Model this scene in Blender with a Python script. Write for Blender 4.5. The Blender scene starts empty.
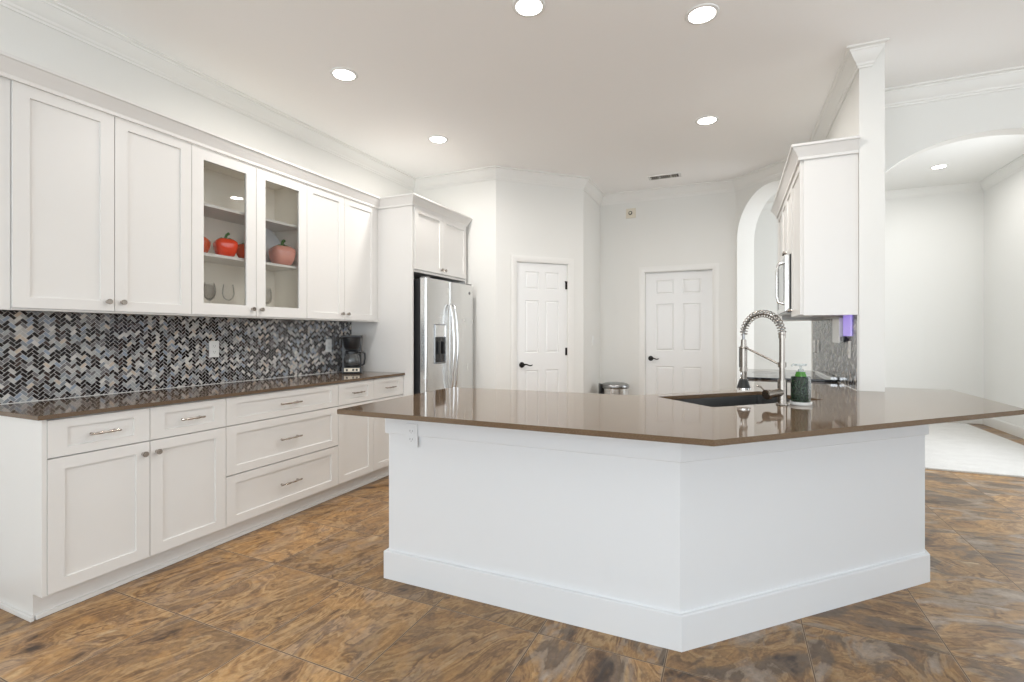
import bpy, bmesh, math, random
from mathutils import Vector, Matrix

# ------------------------------------------------------------------ camera, world, lights
PI = math.pi
R = math.radians
SC = bpy.context.scene
COL = SC.collection
HC = 3.05          # kitchen ceiling
HF = 3.40          # ceiling of the room beyond the arch

cam_d = bpy.data.cameras.new('camera')
cam = bpy.data.objects.new('camera', cam_d); COL.objects.link(cam)
cam_d.sensor_width = 36.0
cam_d.lens = 493.74 / 1024 * 36
cam_d.shift_y = -7.0 / 1024
cam_d.clip_start = 0.05
cam.location = (0, 0, 1.269)
cam.rotation_euler = (R(90), 0, 0.4201)
SC.camera = cam

SC.view_settings.view_transform = 'Standard'
SC.view_settings.look = 'None'
SC.view_settings.gamma = 1
SC.view_settings.exposure = 0.60
SC.view_settings.use_curve_mapping = False
SC.cycles.use_denoising = True
SC.cycles.max_bounces = 10
SC.cycles.diffuse_bounces = 6
SC.cycles.glossy_bounces = 5
SC.cycles.transparent_max_bounces = 12
SC.cycles.sample_clamp_indirect = 6

world = bpy.data.worlds.new('world'); SC.world = world
world.use_nodes = True
world.node_tree.nodes['Background'].inputs[0].default_value = (0.86, 0.93, 1.0, 1)
world.node_tree.nodes['Background'].inputs[1].default_value = 1.45

def area(name, loc, rot, sx, sy, power, col=(1, 1, 1)):
    l = bpy.data.lights.new(name, 'AREA'); l.shape = 'RECTANGLE'; l.size = sx; l.size_y = sy
    l.energy = power; l.color = col
    o = bpy.data.objects.new(name, l); COL.objects.link(o); o.location = loc; o.rotation_euler = rot
    return o
# window daylight behind the camera and in the far room, plus an added ceiling fill
area('daylight_back', (-0.2, -2.95, 1.55), (R(112), 0, 0), 5.6, 2.3, 82, (0.84, 0.93, 1.0))  # tilted up so the ceiling gets more of it
area('ceiling_fill_right', (4.24, 0.4, 1.55), (R(155), 0, R(90)), 4.6, 2.2, 34, (0.88, 0.95, 1.0))  # added fill at an unseen window, aimed steeply up to brighten the ceiling
area('daylight_far_room', (3.2, 6.1, 1.75), (R(100), 0, R(90)), 2.2, 2.3, 33, (0.96, 0.98, 1.0))

# ------------------------------------------------------------------ node helpers
class NT:
    def __init__(s, name):
        s.m = bpy.data.materials.new(name); s.m.use_nodes = True
        s.t = s.m.node_tree; s.b = s.t.nodes['Principled BSDF']
    def n(s, typ, **k):
        x = s.t.nodes.new(typ)
        for a, v in k.items(): setattr(x, a, v)
        return x
    def put(s, sock, v):
        if isinstance(v, bpy.types.NodeSocket): s.t.links.new(v, sock)
        elif v is not None: sock.default_value = v
    def math(s, op, a, b=None, c=None):
        x = s.n('ShaderNodeMath', operation=op)
        s.put(x.inputs[0], a)
        if b is not None: s.put(x.inputs[1], b)
        if c is not None: s.put(x.inputs[2], c)
        return x.outputs[0]
    def mix(s, f, a, b, mode='MIX'):
        x = s.n('ShaderNodeMix', data_type='RGBA', blend_type=mode)
        s.put(x.inputs[0], f); s.put(x.inputs[6], a); s.put(x.inputs[7], b)
        return x.outputs[2]
    def noise(s, vec, scale, detail=2, rough=.5, dist=0):
        x = s.n('ShaderNodeTexNoise'); s.put(x.inputs['Vector'], vec)
        x.inputs['Scale'].default_value = scale; x.inputs['Detail'].default_value = detail
        x.inputs['Roughness'].default_value = rough; x.inputs['Distortion'].default_value = dist
        return x.outputs[0]
    def ramp(s, f, stops, interp='LINEAR'):
        x = s.n('ShaderNodeValToRGB'); x.color_ramp.interpolation = interp
        e = x.color_ramp.elements
        while len(e) < len(stops): e.new(.5)
        for i, (p, c) in enumerate(stops): e[i].position = p; e[i].color = (*c, 1)
        s.put(x.inputs[0], f); return x.outputs[0]
    def comb(s, x, y, z=0.0):
        c = s.n('ShaderNodeCombineXYZ')
        for i, v in enumerate((x, y, z)): s.put(c.inputs[i], v)
        return c.outputs[0]
    def pos(s):
        g = s.n('ShaderNodeTexCoord'); return g.outputs['Object']
    def sep(s, v):
        c = s.n('ShaderNodeSeparateXYZ'); s.put(c.inputs[0], v); return c.outputs
    def bump(s, h, strength=.2, dist=.01):
        b = s.n('ShaderNodeBump'); s.put(b.inputs['Height'], h)
        b.inputs['Strength'].default_value = strength; b.inputs['Distance'].default_value = dist
        s.t.links.new(b.outputs[0], s.b.inputs['Normal'])
    def set(s, col=None, rough=None, metal=None, **k):
        if col is not None: s.put(s.b.inputs['Base Color'], (*col, 1) if isinstance(col, tuple) and len(col) == 3 else col)
        if rough is not None: s.put(s.b.inputs['Roughness'], rough)
        if metal is not None: s.put(s.b.inputs['Metallic'], metal)
        for a, v in k.items(): s.put(s.b.inputs[a.replace('_', ' ')], v)
        return s.m

def paint(name, col, rough=.4, var=.015, bump=0.03, scale=60):
    t = NT(name)
    f = t.noise(t.pos(), 1.7, 3)
    c2 = tuple(max(0, c - var) for c in col)
    c = t.mix(f, (*col, 1), (*c2, 1))
    t.bump(t.noise(t.pos(), scale, 3), bump, .004)
    return t.set(c, rough)

def metal(name, col, rough=.25, brushed=None):
    t = NT(name)
    if brushed is not None:
        x, y, z = t.sep(t.pos())[:3]
        v = t.comb(t.math('MULTIPLY', x, 6 if brushed != 'x' else 300), t.math('MULTIPLY', y, 6), t.math('MULTIPLY', z, 300 if brushed == 'h' else 4))
        if brushed == 'h': pass
        f = t.noise(v, 1.0, 3)
        r = t.math('ADD', t.math('MULTIPLY', f, .1), rough - .05)
        return t.set(col, r, 1.0)
    f = t.noise(t.pos(), 20, 2)
    r = t.math('ADD', t.math('MULTIPLY', f, .06), rough - .03)
    return t.set(col, r, 1.0)

def plain(name, col, rough=.5, metal_=0.0, **k):
    t = NT(name)
    f = t.noise(t.pos(), 14, 2)
    c = t.mix(f, (*col, 1), tuple(c * .93 for c in col) + (1,))
    return t.set(c, rough, metal_, **k)

def emis(name, col, strength):
    t = NT(name); t.set((.9, .9, .9), .5)
    t.b.inputs['Emission Color'].default_value = (*col, 1); t.b.inputs['Emission Strength'].default_value = strength
    return t.m

def glass(name, tint=(1, 1, 1), gl=1.0, ior=1.45, opac=0.0, ocol=(.9, .95, 1)):
    t = NT(name); nt = t.t
    tr = t.n('ShaderNodeBsdfTransparent'); tr.inputs[0].default_value = (*tint, 1)
    g = t.n('ShaderNodeBsdfGlossy'); g.inputs['Roughness'].default_value = .02
    fr = t.n('ShaderNodeFresnel'); fr.inputs[0].default_value = ior
    mx = t.n('ShaderNodeMixShader')
    f = t.math('MULTIPLY', fr.outputs[0], gl)
    nt.links.new(f, mx.inputs[0]); nt.links.new(tr.outputs[0], mx.inputs[1]); nt.links.new(g.outputs[0], mx.inputs[2])
    out = mx.outputs[0]
    if opac:
        d = t.n('ShaderNodeBsdfDiffuse'); d.inputs[0].default_value = (*ocol, 1)
        m2 = t.n('ShaderNodeMixShader'); m2.inputs[0].default_value = opac
        nt.links.new(out, m2.inputs[1]); nt.links.new(d.outputs[0], m2.inputs[2]); out = m2.outputs[0]
    nt.links.new(out, nt.nodes['Material Output'].inputs[0])
    return t.m

def floor_mat():
    t = NT('slate_look_tile')
    x, y, _ = t.sep(t.pos())[:3]
    u = t.math('DIVIDE', t.math('ADD', x, 2.300), .5155)
    v = t.math('DIVIDE', t.math('ADD', y, -1.425), .5320)
    iu, iv = t.math('FLOOR', u), t.math('FLOOR', v)
    fu, fv = t.math('SUBTRACT', u, iu), t.math('SUBTRACT', v, iv)
    wn = t.n('ShaderNodeTexWhiteNoise', noise_dimensions='2D'); t.put(wn.inputs['Vector'], t.comb(iu, iv))
    rr, rg, rb = t.sep(wn.outputs['Color'])[:3]
    # distance to tile border, in metres
    du = t.math('MULTIPLY', t.math('MINIMUM', fu, t.math('SUBTRACT', 1.0, fu)), .5155)
    dv = t.math('MULTIPLY', t.math('MINIMUM', fv, t.math('SUBTRACT', 1.0, fv)), .5320)
    dd = t.math('MINIMUM', du, dv)
    grout = t.math('LESS_THAN', dd, .0042)
    joint_shade = t.math('LESS_THAN', dd, .0020)  # dark core paints the joint's shadow; the pale rim is grout and painted highlight
    # laying direction of the veins: along the room on the left, across it on the right
    turn = t.math('GREATER_THAN', t.math('ADD', iu, t.math('MULTIPLY', rr, 1.6)), 5.6)
    ang = t.math('ADD', t.math('MULTIPLY', turn, R(-62)), t.math('ADD', R(-14), t.math('MULTIPLY', t.math('SUBTRACT', rg, .5), .5)))
    ca, sa = t.math('COSINE', ang), t.math('SINE', ang)
    px = t.math('ADD', t.math('MULTIPLY', x, ca), t.math('MULTIPLY', y, sa))
    py = t.math('SUBTRACT', t.math('MULTIPLY', y, ca), t.math('MULTIPLY', x, sa))
    ox, oy = t.math('MULTIPLY', rr, 37.0), t.math('MULTIPLY', rb, 53.0)
    P1 = t.comb(t.math('ADD', t.math('MULTIPLY', px, 4.0), ox), t.math('ADD', t.math('MULTIPLY', py, 1.9), oy))
    P2 = t.comb(t.math('ADD', t.math('MULTIPLY', px, 15.0), oy), t.math('ADD', t.math('MULTIPLY', py, 3.8), ox))
    P3 = t.comb(t.math('ADD', px, oy), t.math('ADD', py, ox))
    n1 = t.noise(P1, 1.0, 4, .50, 1.5)
    n2 = t.noise(P2, 1.0, 6, .66, 1.2)
    n3 = t.noise(P3, 4.2, 7, .66, 1.0)
    n4 = t.noise(P3, 34, 5, .7, .3)
    f = t.math('ADD', t.math('ADD', t.math('MULTIPLY', n1, .74), t.math('MULTIPLY', n2, .17)), t.math('MULTIPLY', n3, .09))
    f = t.math('ADD', f, t.math('MULTIPLY', t.math('SUBTRACT', rb, .5), .05))
    col = t.ramp(f, [(.33, (.045, .023, .011)), (.385, (.15, .082, .038)), (.42, (.30, .175, .080)), (.445, (.17, .092, .040)), (.475, (.36, .215, .095)),
                     (.50, (.25, .140, .058)), (.525, (.43, .275, .130)), (.55, (.30, .170, .070)), (.575, (.14, .075, .034)), (.60, (.38, .23, .105)), (.64, (.26, .155, .070)), (.69, (.50, .37, .22))])
    gold = t.ramp(t.noise(P3, 3.1, 4, .6, 1.8), [(.50, (0, 0, 0)), (.60, (1, 1, 1))])
    col = t.mix(t.math('MULTIPLY', gold, .40), col, (.46, .25, .085, 1))
    gmask = t.ramp(t.noise(P1, 1.4, 4, .55, 1.2), [(.47, (0, 0, 0)), (.58, (1, 1, 1))])
    grey = t.ramp(f, [(.36, (.050, .036, .028)), (.44, (.16, .12, .09)), (.49, (.09, .066, .05)), (.54, (.28, .225, .175)), (.62, (.40, .33, .27))])
    gsel = t.math('ADD', .28, t.math('MULTIPLY', t.math('GREATER_THAN', iu, 2.5), .52))  # right-hand tiles painted greyer to stand in for the cooler daylight there
    col = t.mix(t.math('MULTIPLY', gmask, gsel), col, grey)
    fine = t.ramp(n4, [(.3, (.76, .75, .74)), (.6, (1.08, 1.08, 1.08))])
    col = t.mix(.9, col, fine, 'MULTIPLY')
    med = t.ramp(n2, [(.3, (.62, .60, .58)), (.52, (1.1, 1.1, 1.1))])
    col = t.mix(.55, col, med, 'MULTIPLY')
    tv = t.math('ADD', .80, t.math('MULTIPLY', rg, .36))
    col = t.mix(1.0, col, t.comb(tv, tv, tv), 'MULTIPLY')
    col = t.mix(t.math('MULTIPLY', grout, .75), col, (.40, .31, .22, 1))
    col = t.mix(joint_shade, col, (.13, .085, .055, 1))
    h = t.math('ADD', t.math('MULTIPLY', t.math('MINIMUM', dd, .006), 60), t.math('MULTIPLY', n2, .35))
    t.bump(h, .28, .004)
    rgh = t.math('ADD', .27, t.math('MULTIPLY', n3, .22))
    rgh = t.math('ADD', rgh, t.math('MULTIPLY', grout, .3))
    t.set(col, rgh)
    t.b.inputs['Specular IOR Level'].default_value = .42
    return t.m

def quartz(name, a, b, rough=.05, ior=1.56):
    t = NT(name)
    f = t.noise(t.pos(), 260, 2, .6)
    f2 = t.noise(t.pos(), 3, 3, .5)
    c = t.mix(t.ramp(f, [(.42, (0, 0, 0)), (.62, (1, 1, 1))]), (*a, 1), (*b, 1))
    c = t.mix(t.math('MULTIPLY', f2, .25), c, tuple(v * .8 for v in a) + (1,))
    t.set(c, rough)
    t.b.inputs['IOR'].default_value = ior
    t.b.inputs['Specular Tint'].default_value = (1, .87, .72, 1)
    return t.m

def mosaic_mat():
    t = NT('herringbone_glass_mosaic')
    a = t.n('ShaderNodeAttribute'); a.attribute_name = 'tone'
    r = t.sep(a.outputs['Color'])[0]
    col = t.ramp(r, [(0, (.014, .010, .010)), (.12, (.055, .036, .032)), (.18, (.17, .16, .16)), (.33, (.26, .28, .30)), (.46, (.40, .41, .40)),
                     (.58, (.30, .35, .42)), (.66, (.52, .50, .47)), (.80, (.60, .50, .40)), (.88, (.68, .65, .60))], 'CONSTANT')
    col = t.mix(t.math('MULTIPLY', t.noise(t.pos(), 90, 2), .5), col, t.mix(1.0, col, (.72, .72, .75, 1), 'MULTIPLY'))
    return t.set(col, .14)

def carpet_mat():
    t = NT('pale_pile'); f = t.noise(t.pos(), 180, 4, .7); f2 = t.noise(t.pos(), 7, 4)
    c = t.ramp(t.math('ADD', t.math('MULTIPLY', f, .85), t.math('MULTIPLY', f2, .15)), [(.32, (.50, .485, .47)), (.5, (.70, .69, .67)), (.66, (.80, .79, .77))])
    t.bump(f, .6, .01); return t.set(c, .95)

M = dict(
    wall=paint('wall_paint', (.765, .757, .725), .55, .012, .04, 120),
    ceil=paint('ceiling_paint', (.94, .935, .925), .7, .01, .06, 90),
    trim=paint('trim_paint', (.80, .79, .76), .35, .01, .01),
    farwall=paint('far_wall_paint', (.82, .82, .80), .6, .01, .03, 120),
    cab=paint('cabinet_lacquer', (.72, .705, .68), .30, .008, .008),
    cabin=paint('cabinet_interior', (.92, .88, .80), .5, .02, .01),
    isl=paint('island_paint', (.745, .758, .77), .35, .008, .01),
    door=paint('door_paint', (.82, .82, .81), .35, .008, .01),
    plate=plain('white_plastic', (.82, .82, .80), .35),
    floor=floor_mat(),
    quartz=quartz('taupe_quartz', (.125, .082, .050), (.18, .125, .083), .05, 1.60),
    quartzk=quartz('brown_quartz', (.112, .074, .047), (.165, .115, .078), .07, 1.45),
    grout=plain('mosaic_grout', (.66, .65, .63), .8),
    mosaic=mosaic_mat(),
    steel=metal('brushed_steel', (.72, .72, .71), .26, 'v'),
    steeld=metal('dark_steel', (.30, .30, .30), .3, 'v'),
    chrome=metal('polished_chrome', (.78, .78, .78), .10),
    nickel=metal('satin_nickel', (.31, .28, .25), .24),
    pull=metal('dark_nickel_pull', (.46, .42, .38), .20),
    bronze=plain('oil_rubbed_bronze', (.018, .015, .013), .35, .6),
    black=plain('black_plastic', (.012, .012, .013), .28),
    blackm=plain('black_fridge_side', (.022, .023, .025), .45),
    gblack=plain('black_glass', (.008, .008, .009), .04),
    glass=glass('clear_glass', (.995, .995, .99), 1.0, 1.25),
    wineglass=glass('thin_wine_glass', (1, 1, 1), .45, 1.25, .0),
    carafe=glass('carafe_glass', (.55, .57, .57), 1.6, 1.5, .10, (.5, .5, .5)),
    platter=glass('frosted_glass', (.95, .96, .97), 1.2, 1.45, .75, (.80, .83, .86)),
    red=plain('red_glazed_ceramic', (.85, .06, .012), .14),
    dred=plain('dark_red_glazed_ceramic', (.60, .10, .03), .14),
    pink=plain('pink_glazed_ceramic', (.72, .32, .25), .18),
    green=plain('green_glazed_ceramic', (.06, .16, .035), .2),
    lens=emis('lit_lens', (1, .97, .92), 9.0),
    purple=emis('purple_glow', (.20, .09, .85), .38),
    bottle=None, soap=plain('green_liquid_soap', (.05, .22, .015), .12),
    pump=glass('clear_pump_plastic', (.86, .90, .90), 1.2, 1.45, .25, (.85, .88, .88)),
    carpet=carpet_mat(),
    beige=plain('aged_beige_plastic', (.74, .68, .56), .5),
    slot=plain('vent_dark', (.05, .05, .05), .7),
    whitepl=plain('white_ceramic', (.85, .85, .83), .2),
)
def bottle_mat():
    t = NT('pebbled_dark_green_glass')
    v = t.n('ShaderNodeTexVoronoi'); v.inputs['Scale'].default_value = 170; t.put(v.inputs['Vector'], t.pos())
    c = t.ramp(v.outputs[0], [(.1, (.003, .008, .004)), (.5, (.006, .014, .008)), (.85, (.03, .07, .03))])
    t.bump(v.outputs[0], .6, .003); return t.set(c, .18)
M['bottle'] = bottle_mat()

# ------------------------------------------------------------------ mesh helpers
def box(bm, x0, x1, y0, y1, z0, z1, bev=0.0):
    t = bmesh.new()
    bmesh.ops.create_cube(t, size=1.0, matrix=Matrix.Translation(((x0+x1)/2, (y0+y1)/2, (z0+z1)/2)) @ Matrix.Diagonal((x1-x0, y1-y0, z1-z0, 1)))
    if bev: bmesh.ops.bevel(t, geom=t.edges[:], offset=bev, segments=2, profile=.7, affect='EDGES')
    merge(bm, t)
def merge(bm, t):
    me = bpy.data.meshes.new('tmp'); t.to_mesh(me); t.free(); bm.from_mesh(me); bpy.data.meshes.remove(me)
def xform(bm, mat):
    bmesh.ops.transform(bm, matrix=mat, verts=bm.verts[:])
def cyl(bm, p0, p1, r0, r1=None, seg=24, bev=0):
    r1 = r0 if r1 is None else r1
    p0, p1 = Vector(p0), Vector(p1); d = p1 - p0
    t = bmesh.new()
    bmesh.ops.create_cone(t, cap_ends=True, segments=seg, radius1=r0, radius2=r1, depth=d.length)
    if bev:
        ed = [e for e in t.edges if any(len(f.verts) > 4 for f in e.link_faces)]
        bmesh.ops.bevel(t, geom=ed, offset=bev, segments=2, affect='EDGES')
    q = d.to_track_quat('Z', 'Y').to_matrix().to_4x4()
    xform(t, Matrix.Translation((p0 + p1) / 2) @ q)
    merge(bm, t)
def tube(bm, pts, r, seg=12, closed=False, radii=None):
    pts = [Vector(p) for p in pts]; n = len(pts); rings = []
    up = None
    for i, p in enumerate(pts):
        if closed: d = pts[(i+1) % n] - pts[i-1]
        else: d = pts[min(i+1, n-1)] - pts[max(i-1, 0)]
        d.normalize()
        if up is None:
            up = Vector((0, 0, 1)) if abs(d.z) < .9 else Vector((1, 0, 0))
        s = d.cross(up); s.normalize(); up = s.cross(d); up.normalize()
        rr = radii[i] if radii else r
        rings.append([bm.verts.new(p + (s*math.cos(2*PI*k/seg) + up*math.sin(2*PI*k/seg))*rr) for k in range(seg)])
    m = n if closed else n - 1
    for i in range(m):
        a, b = rings[i], rings[(i+1) % n]
        for k in range(seg): bm.faces.new((a[k], a[(k+1) % seg], b[(k+1) % seg], b[k]))
    if not closed:
        bm.faces.new(rings[0][::-1]); bm.faces.new(rings[-1])
def lathe(bm, prof, seg=40, c=(0, 0), lob=None):
    """prof: list of (r, z); open ends on the axis close by themselves"""
    rings = []
    for r, z in prof:
        if r < 1e-6: rings.append([bm.verts.new((c[0], c[1], z))])
        else:
            ring = []
            for k in range(seg):
                a = 2*PI*k/seg; rr = r*(lob(a, z) if lob else 1)
                ring.append(bm.verts.new((c[0]+rr*math.cos(a), c[1]+rr*math.sin(a), z)))
            rings.append(ring)
    for a, b in zip(rings, rings[1:]):
        for k in range(seg):
            if len(a) == 1 and len(b) == 1: continue
            if len(a) == 1: bm.faces.new((a[0], b[k], b[(k+1) % seg]))
            elif len(b) == 1: bm.faces.new((a[k], a[(k+1) % seg], b[0]))
            else: bm.faces.new((a[k], a[(k+1) % seg], b[(k+1) % seg], b[k]))
def prism(bm, poly, z0, z1, bev=0):
    t = bmesh.new()
    lo = [t.verts.new((x, y, z0)) for x, y in poly]; hi = [t.verts.new((x, y, z1)) for x, y in poly]
    t.faces.new(lo[::-1]); t.faces.new(hi)
    n = len(poly)
    for i in range(n): t.faces.new((lo[i], lo[(i+1) % n], hi[(i+1) % n], hi[i]))
    bmesh.ops.recalc_face_normals(t, faces=t.faces[:])
    if bev: bmesh.ops.bevel(t, geom=t.edges[:], offset=bev, segments=2, affect='EDGES')
    merge(bm, t)
def obj(name, bm, mat, parent=None, smooth=None, loc=None, rot=None):
    bmesh.ops.recalc_face_normals(bm, faces=bm.faces[:])
    me = bpy.data.meshes.new(name); bm.to_mesh(me); bm.free()
    for m in (mat if isinstance(mat, (list, tuple)) else [mat]): me.materials.append(m)
    if smooth:
        me.polygons.foreach_set('use_smooth', [True]*len(me.polygons))
        me.set_sharp_from_angle(angle=R(smooth))
    o = bpy.data.objects.new(name, me); COL.objects.link(o)
    if parent: o.parent = parent
    if loc: o.location = loc
    if rot: o.rotation_euler = rot
    return o
def tag(o, label, cat, group=None):
    o['label'] = label; o['category'] = cat
    if group: o['group'] = group
    return o
def thing(name, label, cat, loc=(0, 0, 0), rz=0, group=None):
    o = bpy.data.objects.new(name, None); COL.objects.link(o); o.empty_display_size = .1
    o.location = loc; o.rotation_euler = (0, 0, rz)
    return tag(o, label, cat, group)
def struct(name, bm, mat, label=None, parent=None, smooth=None):
    o = obj(name, bm, mat, parent, smooth)
    if not parent: o['kind'] = 'structure'
    if label: o['label'] = label
    return o
def B(*a, bev=0.0):
    bm = bmesh.new(); box(bm, *a, bev=bev); return bm
def dup(root, loc=None, rz=None, label=None, group=None):
    r = root.copy(); COL.objects.link(r)
    if loc: r.location = loc
    if rz is not None: r.rotation_euler = (0, 0, rz)
    if label: r['label'] = label
    if group: r['group'] = group
    for ch in list(root.children):
        c = ch.copy(); COL.objects.link(c); c.parent = r
        for g in list(ch.children):
            d = g.copy(); COL.objects.link(d); d.parent = c
    return r

def sweep(bm, path, prof, z, side=1, end_mitre=False, closed=False):
    """prof: (out, down) from wall to room. path: XY polyline; 'side'=+1 room lies to the left of travel."""
    P = [Vector((x, y)) for x, y in path]; n = len(P); rings = []
    for i in range(n):
        if i > 0: d0 = (P[i] - P[i-1]).normalized()
        if i < n-1: d1 = (P[i+1] - P[i]).normalized()
        if i == 0: d0 = d1
        if i == n-1: d1 = d0
        n0 = Vector((-d0.y, d0.x))*side; n1 = Vector((-d1.y, d1.x))*side
        m = (n0 + n1); m = m / m.dot(n0)
        if i == n-1 and end_mitre: m = n0 + d0
        rings.append([bm.verts.new((P[i].x + m.x*o, P[i].y + m.y*o, z - dn)) for o, dn in prof])
    k = len(prof)
    for a, b in zip(rings, rings[1:]):
        for j in range(k): bm.faces.new((a[j], a[(j+1) % k], b[(j+1) % k], b[j]))
    bm.faces.new(rings[0]); bm.faces.new(rings[-1][::-1])
CROWN = [(0, 0), (0, .140), (.010, .140), (.012, .126), (.020, .120), (.024, .106), (.034, .096), (.050, .074), (.064, .050), (.072, .034),
         (.078, .032), (.079, .020), (.092, .014), (.100, .012), (.100, 0)]
CROWN = [(o*.76, d*.86) for o, d in CROWN]
CABCROWN = [(0, 0), (0, .094), (.012, .094), (.013, .076), (.020, .064), (.030, .044), (.042, .026), (.046, .018), (.054, .014), (.055, 0)]
BASEB = [(0, 0), (0, .13), (.008, .13), (.014, .118), (.015, 0)]   # used upside: (out, up)

# ------------------------------------------------------------------ room shell
bm = bmesh.new()
prism(bm, [(-3.5, -3.1), (4.4, -3.1), (4.4, 9.3), (-3.5, 9.3)], -.06, 0)
struct('floor', bm, M['floor'], 'brown slate-look square floor tiles')

XW = -3.376     # left wall plaster
YF = 4.77       # wall behind the refrigerator
PA, PB = (-2.32, YF), (-1.565, 5.515)      # pantry diagonal
YB = 6.30
DA, DB = (.03, YB), (.724, 5.606)            # diagonal arch wall
XK = .724; XR = .856; YC = 3.71             # short wall between kitchen and room on the right
YR = 4.45                                  # wall with the wide arch

struct('wall_left', B(XW-.12, XW, -3.1, YF+.12, 0, HC), M['wall'])
struct('wall_back_left', B(XW, PA[0], YF, YF+.12, 0, HC), M['wall'])
def wall_seg(name, a, b, th, h, mat, side=1, openings=()):
    """wall whose room face runs a->b; thickness goes to the right of travel*side; rectangular openings (s0,s1,z0,z1)"""
    a, b = Vector(a), Vector(b); L = (b-a).length
    bm = bmesh.new()
    xs = sorted({0, L} | {v for o in openings for v in o[:2]})
    for s0, s1 in zip(xs, xs[1:]):
        mid = (s0+s1)/2; op = [o for o in openings if o[0] < mid < o[1]]
        zz = [(0, h)] if not op else [q for q in ((0, op[0][2]), (op[0][3], h)) if q[1] > q[0] + 1e-4]
        for z0, z1 in zz: box(bm, s0, s1, 0, th, z0, z1)
    bmesh.ops.remove_doubles(bm, verts=bm.verts[:], dist=1e-5)
    ang = math.atan2((b-a).y, (b-a).x)
    xform(bm, Matrix.Translation((a.x, a.y, 0)) @ Matrix.Rotation(ang, 4, 'Z'))
    return struct(name, bm, mat)
LP = math.dist(PA, PB)
# pantry door opening on the diagonal
pd0, pd1 = .240, .862
wall_seg('wall_pantry', PA, PB, .12, HC, M['wall'], openings=[(pd0, pd1, 0, 2.068)])
struct('wall_pantry_side', B(PB[0]-.12, PB[0], PB[1]+.0, YB+.12, 0, HC), M['wall'])
bd0, bd1 = .565, 1.350
wall_seg('wall_back', (PB[0], YB), (DA[0]+.004, YB), .12, HC, M['wall'], openings=[(bd0, bd1, 0, 2.045)])

def arch_wall(name, a, b, th, h, mat, c0, c1, spring, rise, n=72):
    """wall a->b with an elliptical arch opening between c0 and c1"""
    a, b = Vector(a), Vector(b); L = (b-a).length; bm = bmesh.new()
    m, hw = (c0+c1)/2, (c1-c0)/2
    arc = [(m - hw*math.cos(PI*i/n), spring + rise*math.sin(PI*i/n)) for i in range(n+1)]
    if c0 > 1e-3: box(bm, 0, c0, 0, th, 0, h)
    if L - c1 > 1e-3: box(bm, c1, L, 0, th, 0, h)
    for (x0, z0), (x1, z1) in zip(arc, arc[1:]):
        v = [bm.verts.new(p) for p in ((x0, 0, z0), (x1, 0, z1), (x1, 0, h), (x0, 0, h), (x0, th, z0), (x1, th, z1), (x1, th, h), (x0, th, h))]
        for q in ((0, 1, 2, 3), (7, 6, 5, 4), (0, 4, 5, 1), (3, 2, 6, 7)): bm.faces.new([v[i] for i in q])
    bmesh.ops.remove_doubles(bm, verts=bm.verts[:], dist=1e-5)
    ang = math.atan2((b-a).y, (b-a).x)
    xform(bm, Matrix.Translation((a.x, a.y, 0)) @ Matrix.Rotation(ang, 4, 'Z'))
    return struct(name, bm, mat)
arch_wall('wall_diagonal_arch', DA, DB, .26, HF, M['wall'], .025, .965, 2.35, .545)
struct('wall_kitchen_right', B(XK, XR, YC, DB[1]+.15, 0, HF), M['wall'])
arch_wall('wall_right_arch', (XR, YR), (4.4, YR), .12, HF, M['wall'], .03, 1.53, 2.17, .50)

# walls out of frame with the windows that let the daylight in
wall_seg('wall_behind', (4.4, -3.0), (-3.5, -3.0), .12, HC, M['wall'], openings=[(1.6, 4.3, .45, 2.65), (4.7, 7.4, .45, 2.65)])
wall_seg('wall_right', (4.3, YR), (4.3, -3.1), .12, HC, M['wall'], openings=[(1.7, 6.4, .45, 2.65)])
def window(name, a, ang, w):
    bm = bmesh.new()
    for x in (0, w/3, 2*w/3, w): box(bm, x-.03, x+.03, .03, .09, .45, 2.65)
    for z in (.47, 1.9, 2.63): box(bm, -.03, w+.03, .035, .085, z-.025, z+.025)
    xform(bm, Matrix.Translation((a[0], a[1], 0)) @ Matrix.Rotation(ang, 4, 'Z'))
    struct(name, bm, M['trim'])
window('window_1', (2.8, -3.0), PI, 2.7); window('window_2', (-.3, -3.0), PI, 2.7); window('window_3', (4.3, 2.75), -PI/2, 4.7)

bm = bmesh.new()
prism(bm, [(-3.5, -3.12), (4.42, -3.12), (4.42, YR+.0), (XK+.06, YR), (XK+.06, 5.62), (DA[0]+.1, YB+.06), (DA[0]+.1, YB+.12), (-3.5, YB+.12)], HC, HC+.05)
struct('ceiling', bm, M['ceil'])

# room beyond the arches
XFR, YFR = 3.23, 9.06
wall_seg('wall_far', (-.3, YFR), (XFR+.12, YFR), .12, HF, M['farwall'])
wall_seg('wall_far_right', (XFR, YFR), (XFR, YR+.12), .12, HF, M['farwall'], openings=[(1.85, 4.05, .6, 2.9)])
struct('wall_far_left', B(-.42, -.30, YB+.12, YFR+.12, 0, HF), M['farwall'])
bm = bmesh.new(); prism(bm, [(-.42, YB+.02), (-.05, YB+.02), (.9, 5.0), (.9, YR+.02), (4.4, YR+.02), (4.4, YFR+.15), (-.42, YFR+.15)], HF, HF+.05)
struct('ceiling_far_room', bm, M['farwall'])
bm = bmesh.new(); sweep(bm, [(XFR, YR+.12), (XFR, YFR), (-.3, YFR), (-.3, YB+.2)], CROWN, HF, 1)
struct('trim_8', bm, M['farwall'], 'white crown moulding of the room beyond the arch')
bm = bmesh.new(); sweep(bm, [(XFR, YR+.12), (XFR, YFR), (-.3, YFR)], [(o, -d) for o, d in BASEB], 0, 1)
struct('baseboard_far', bm, M['trim'])

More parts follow.
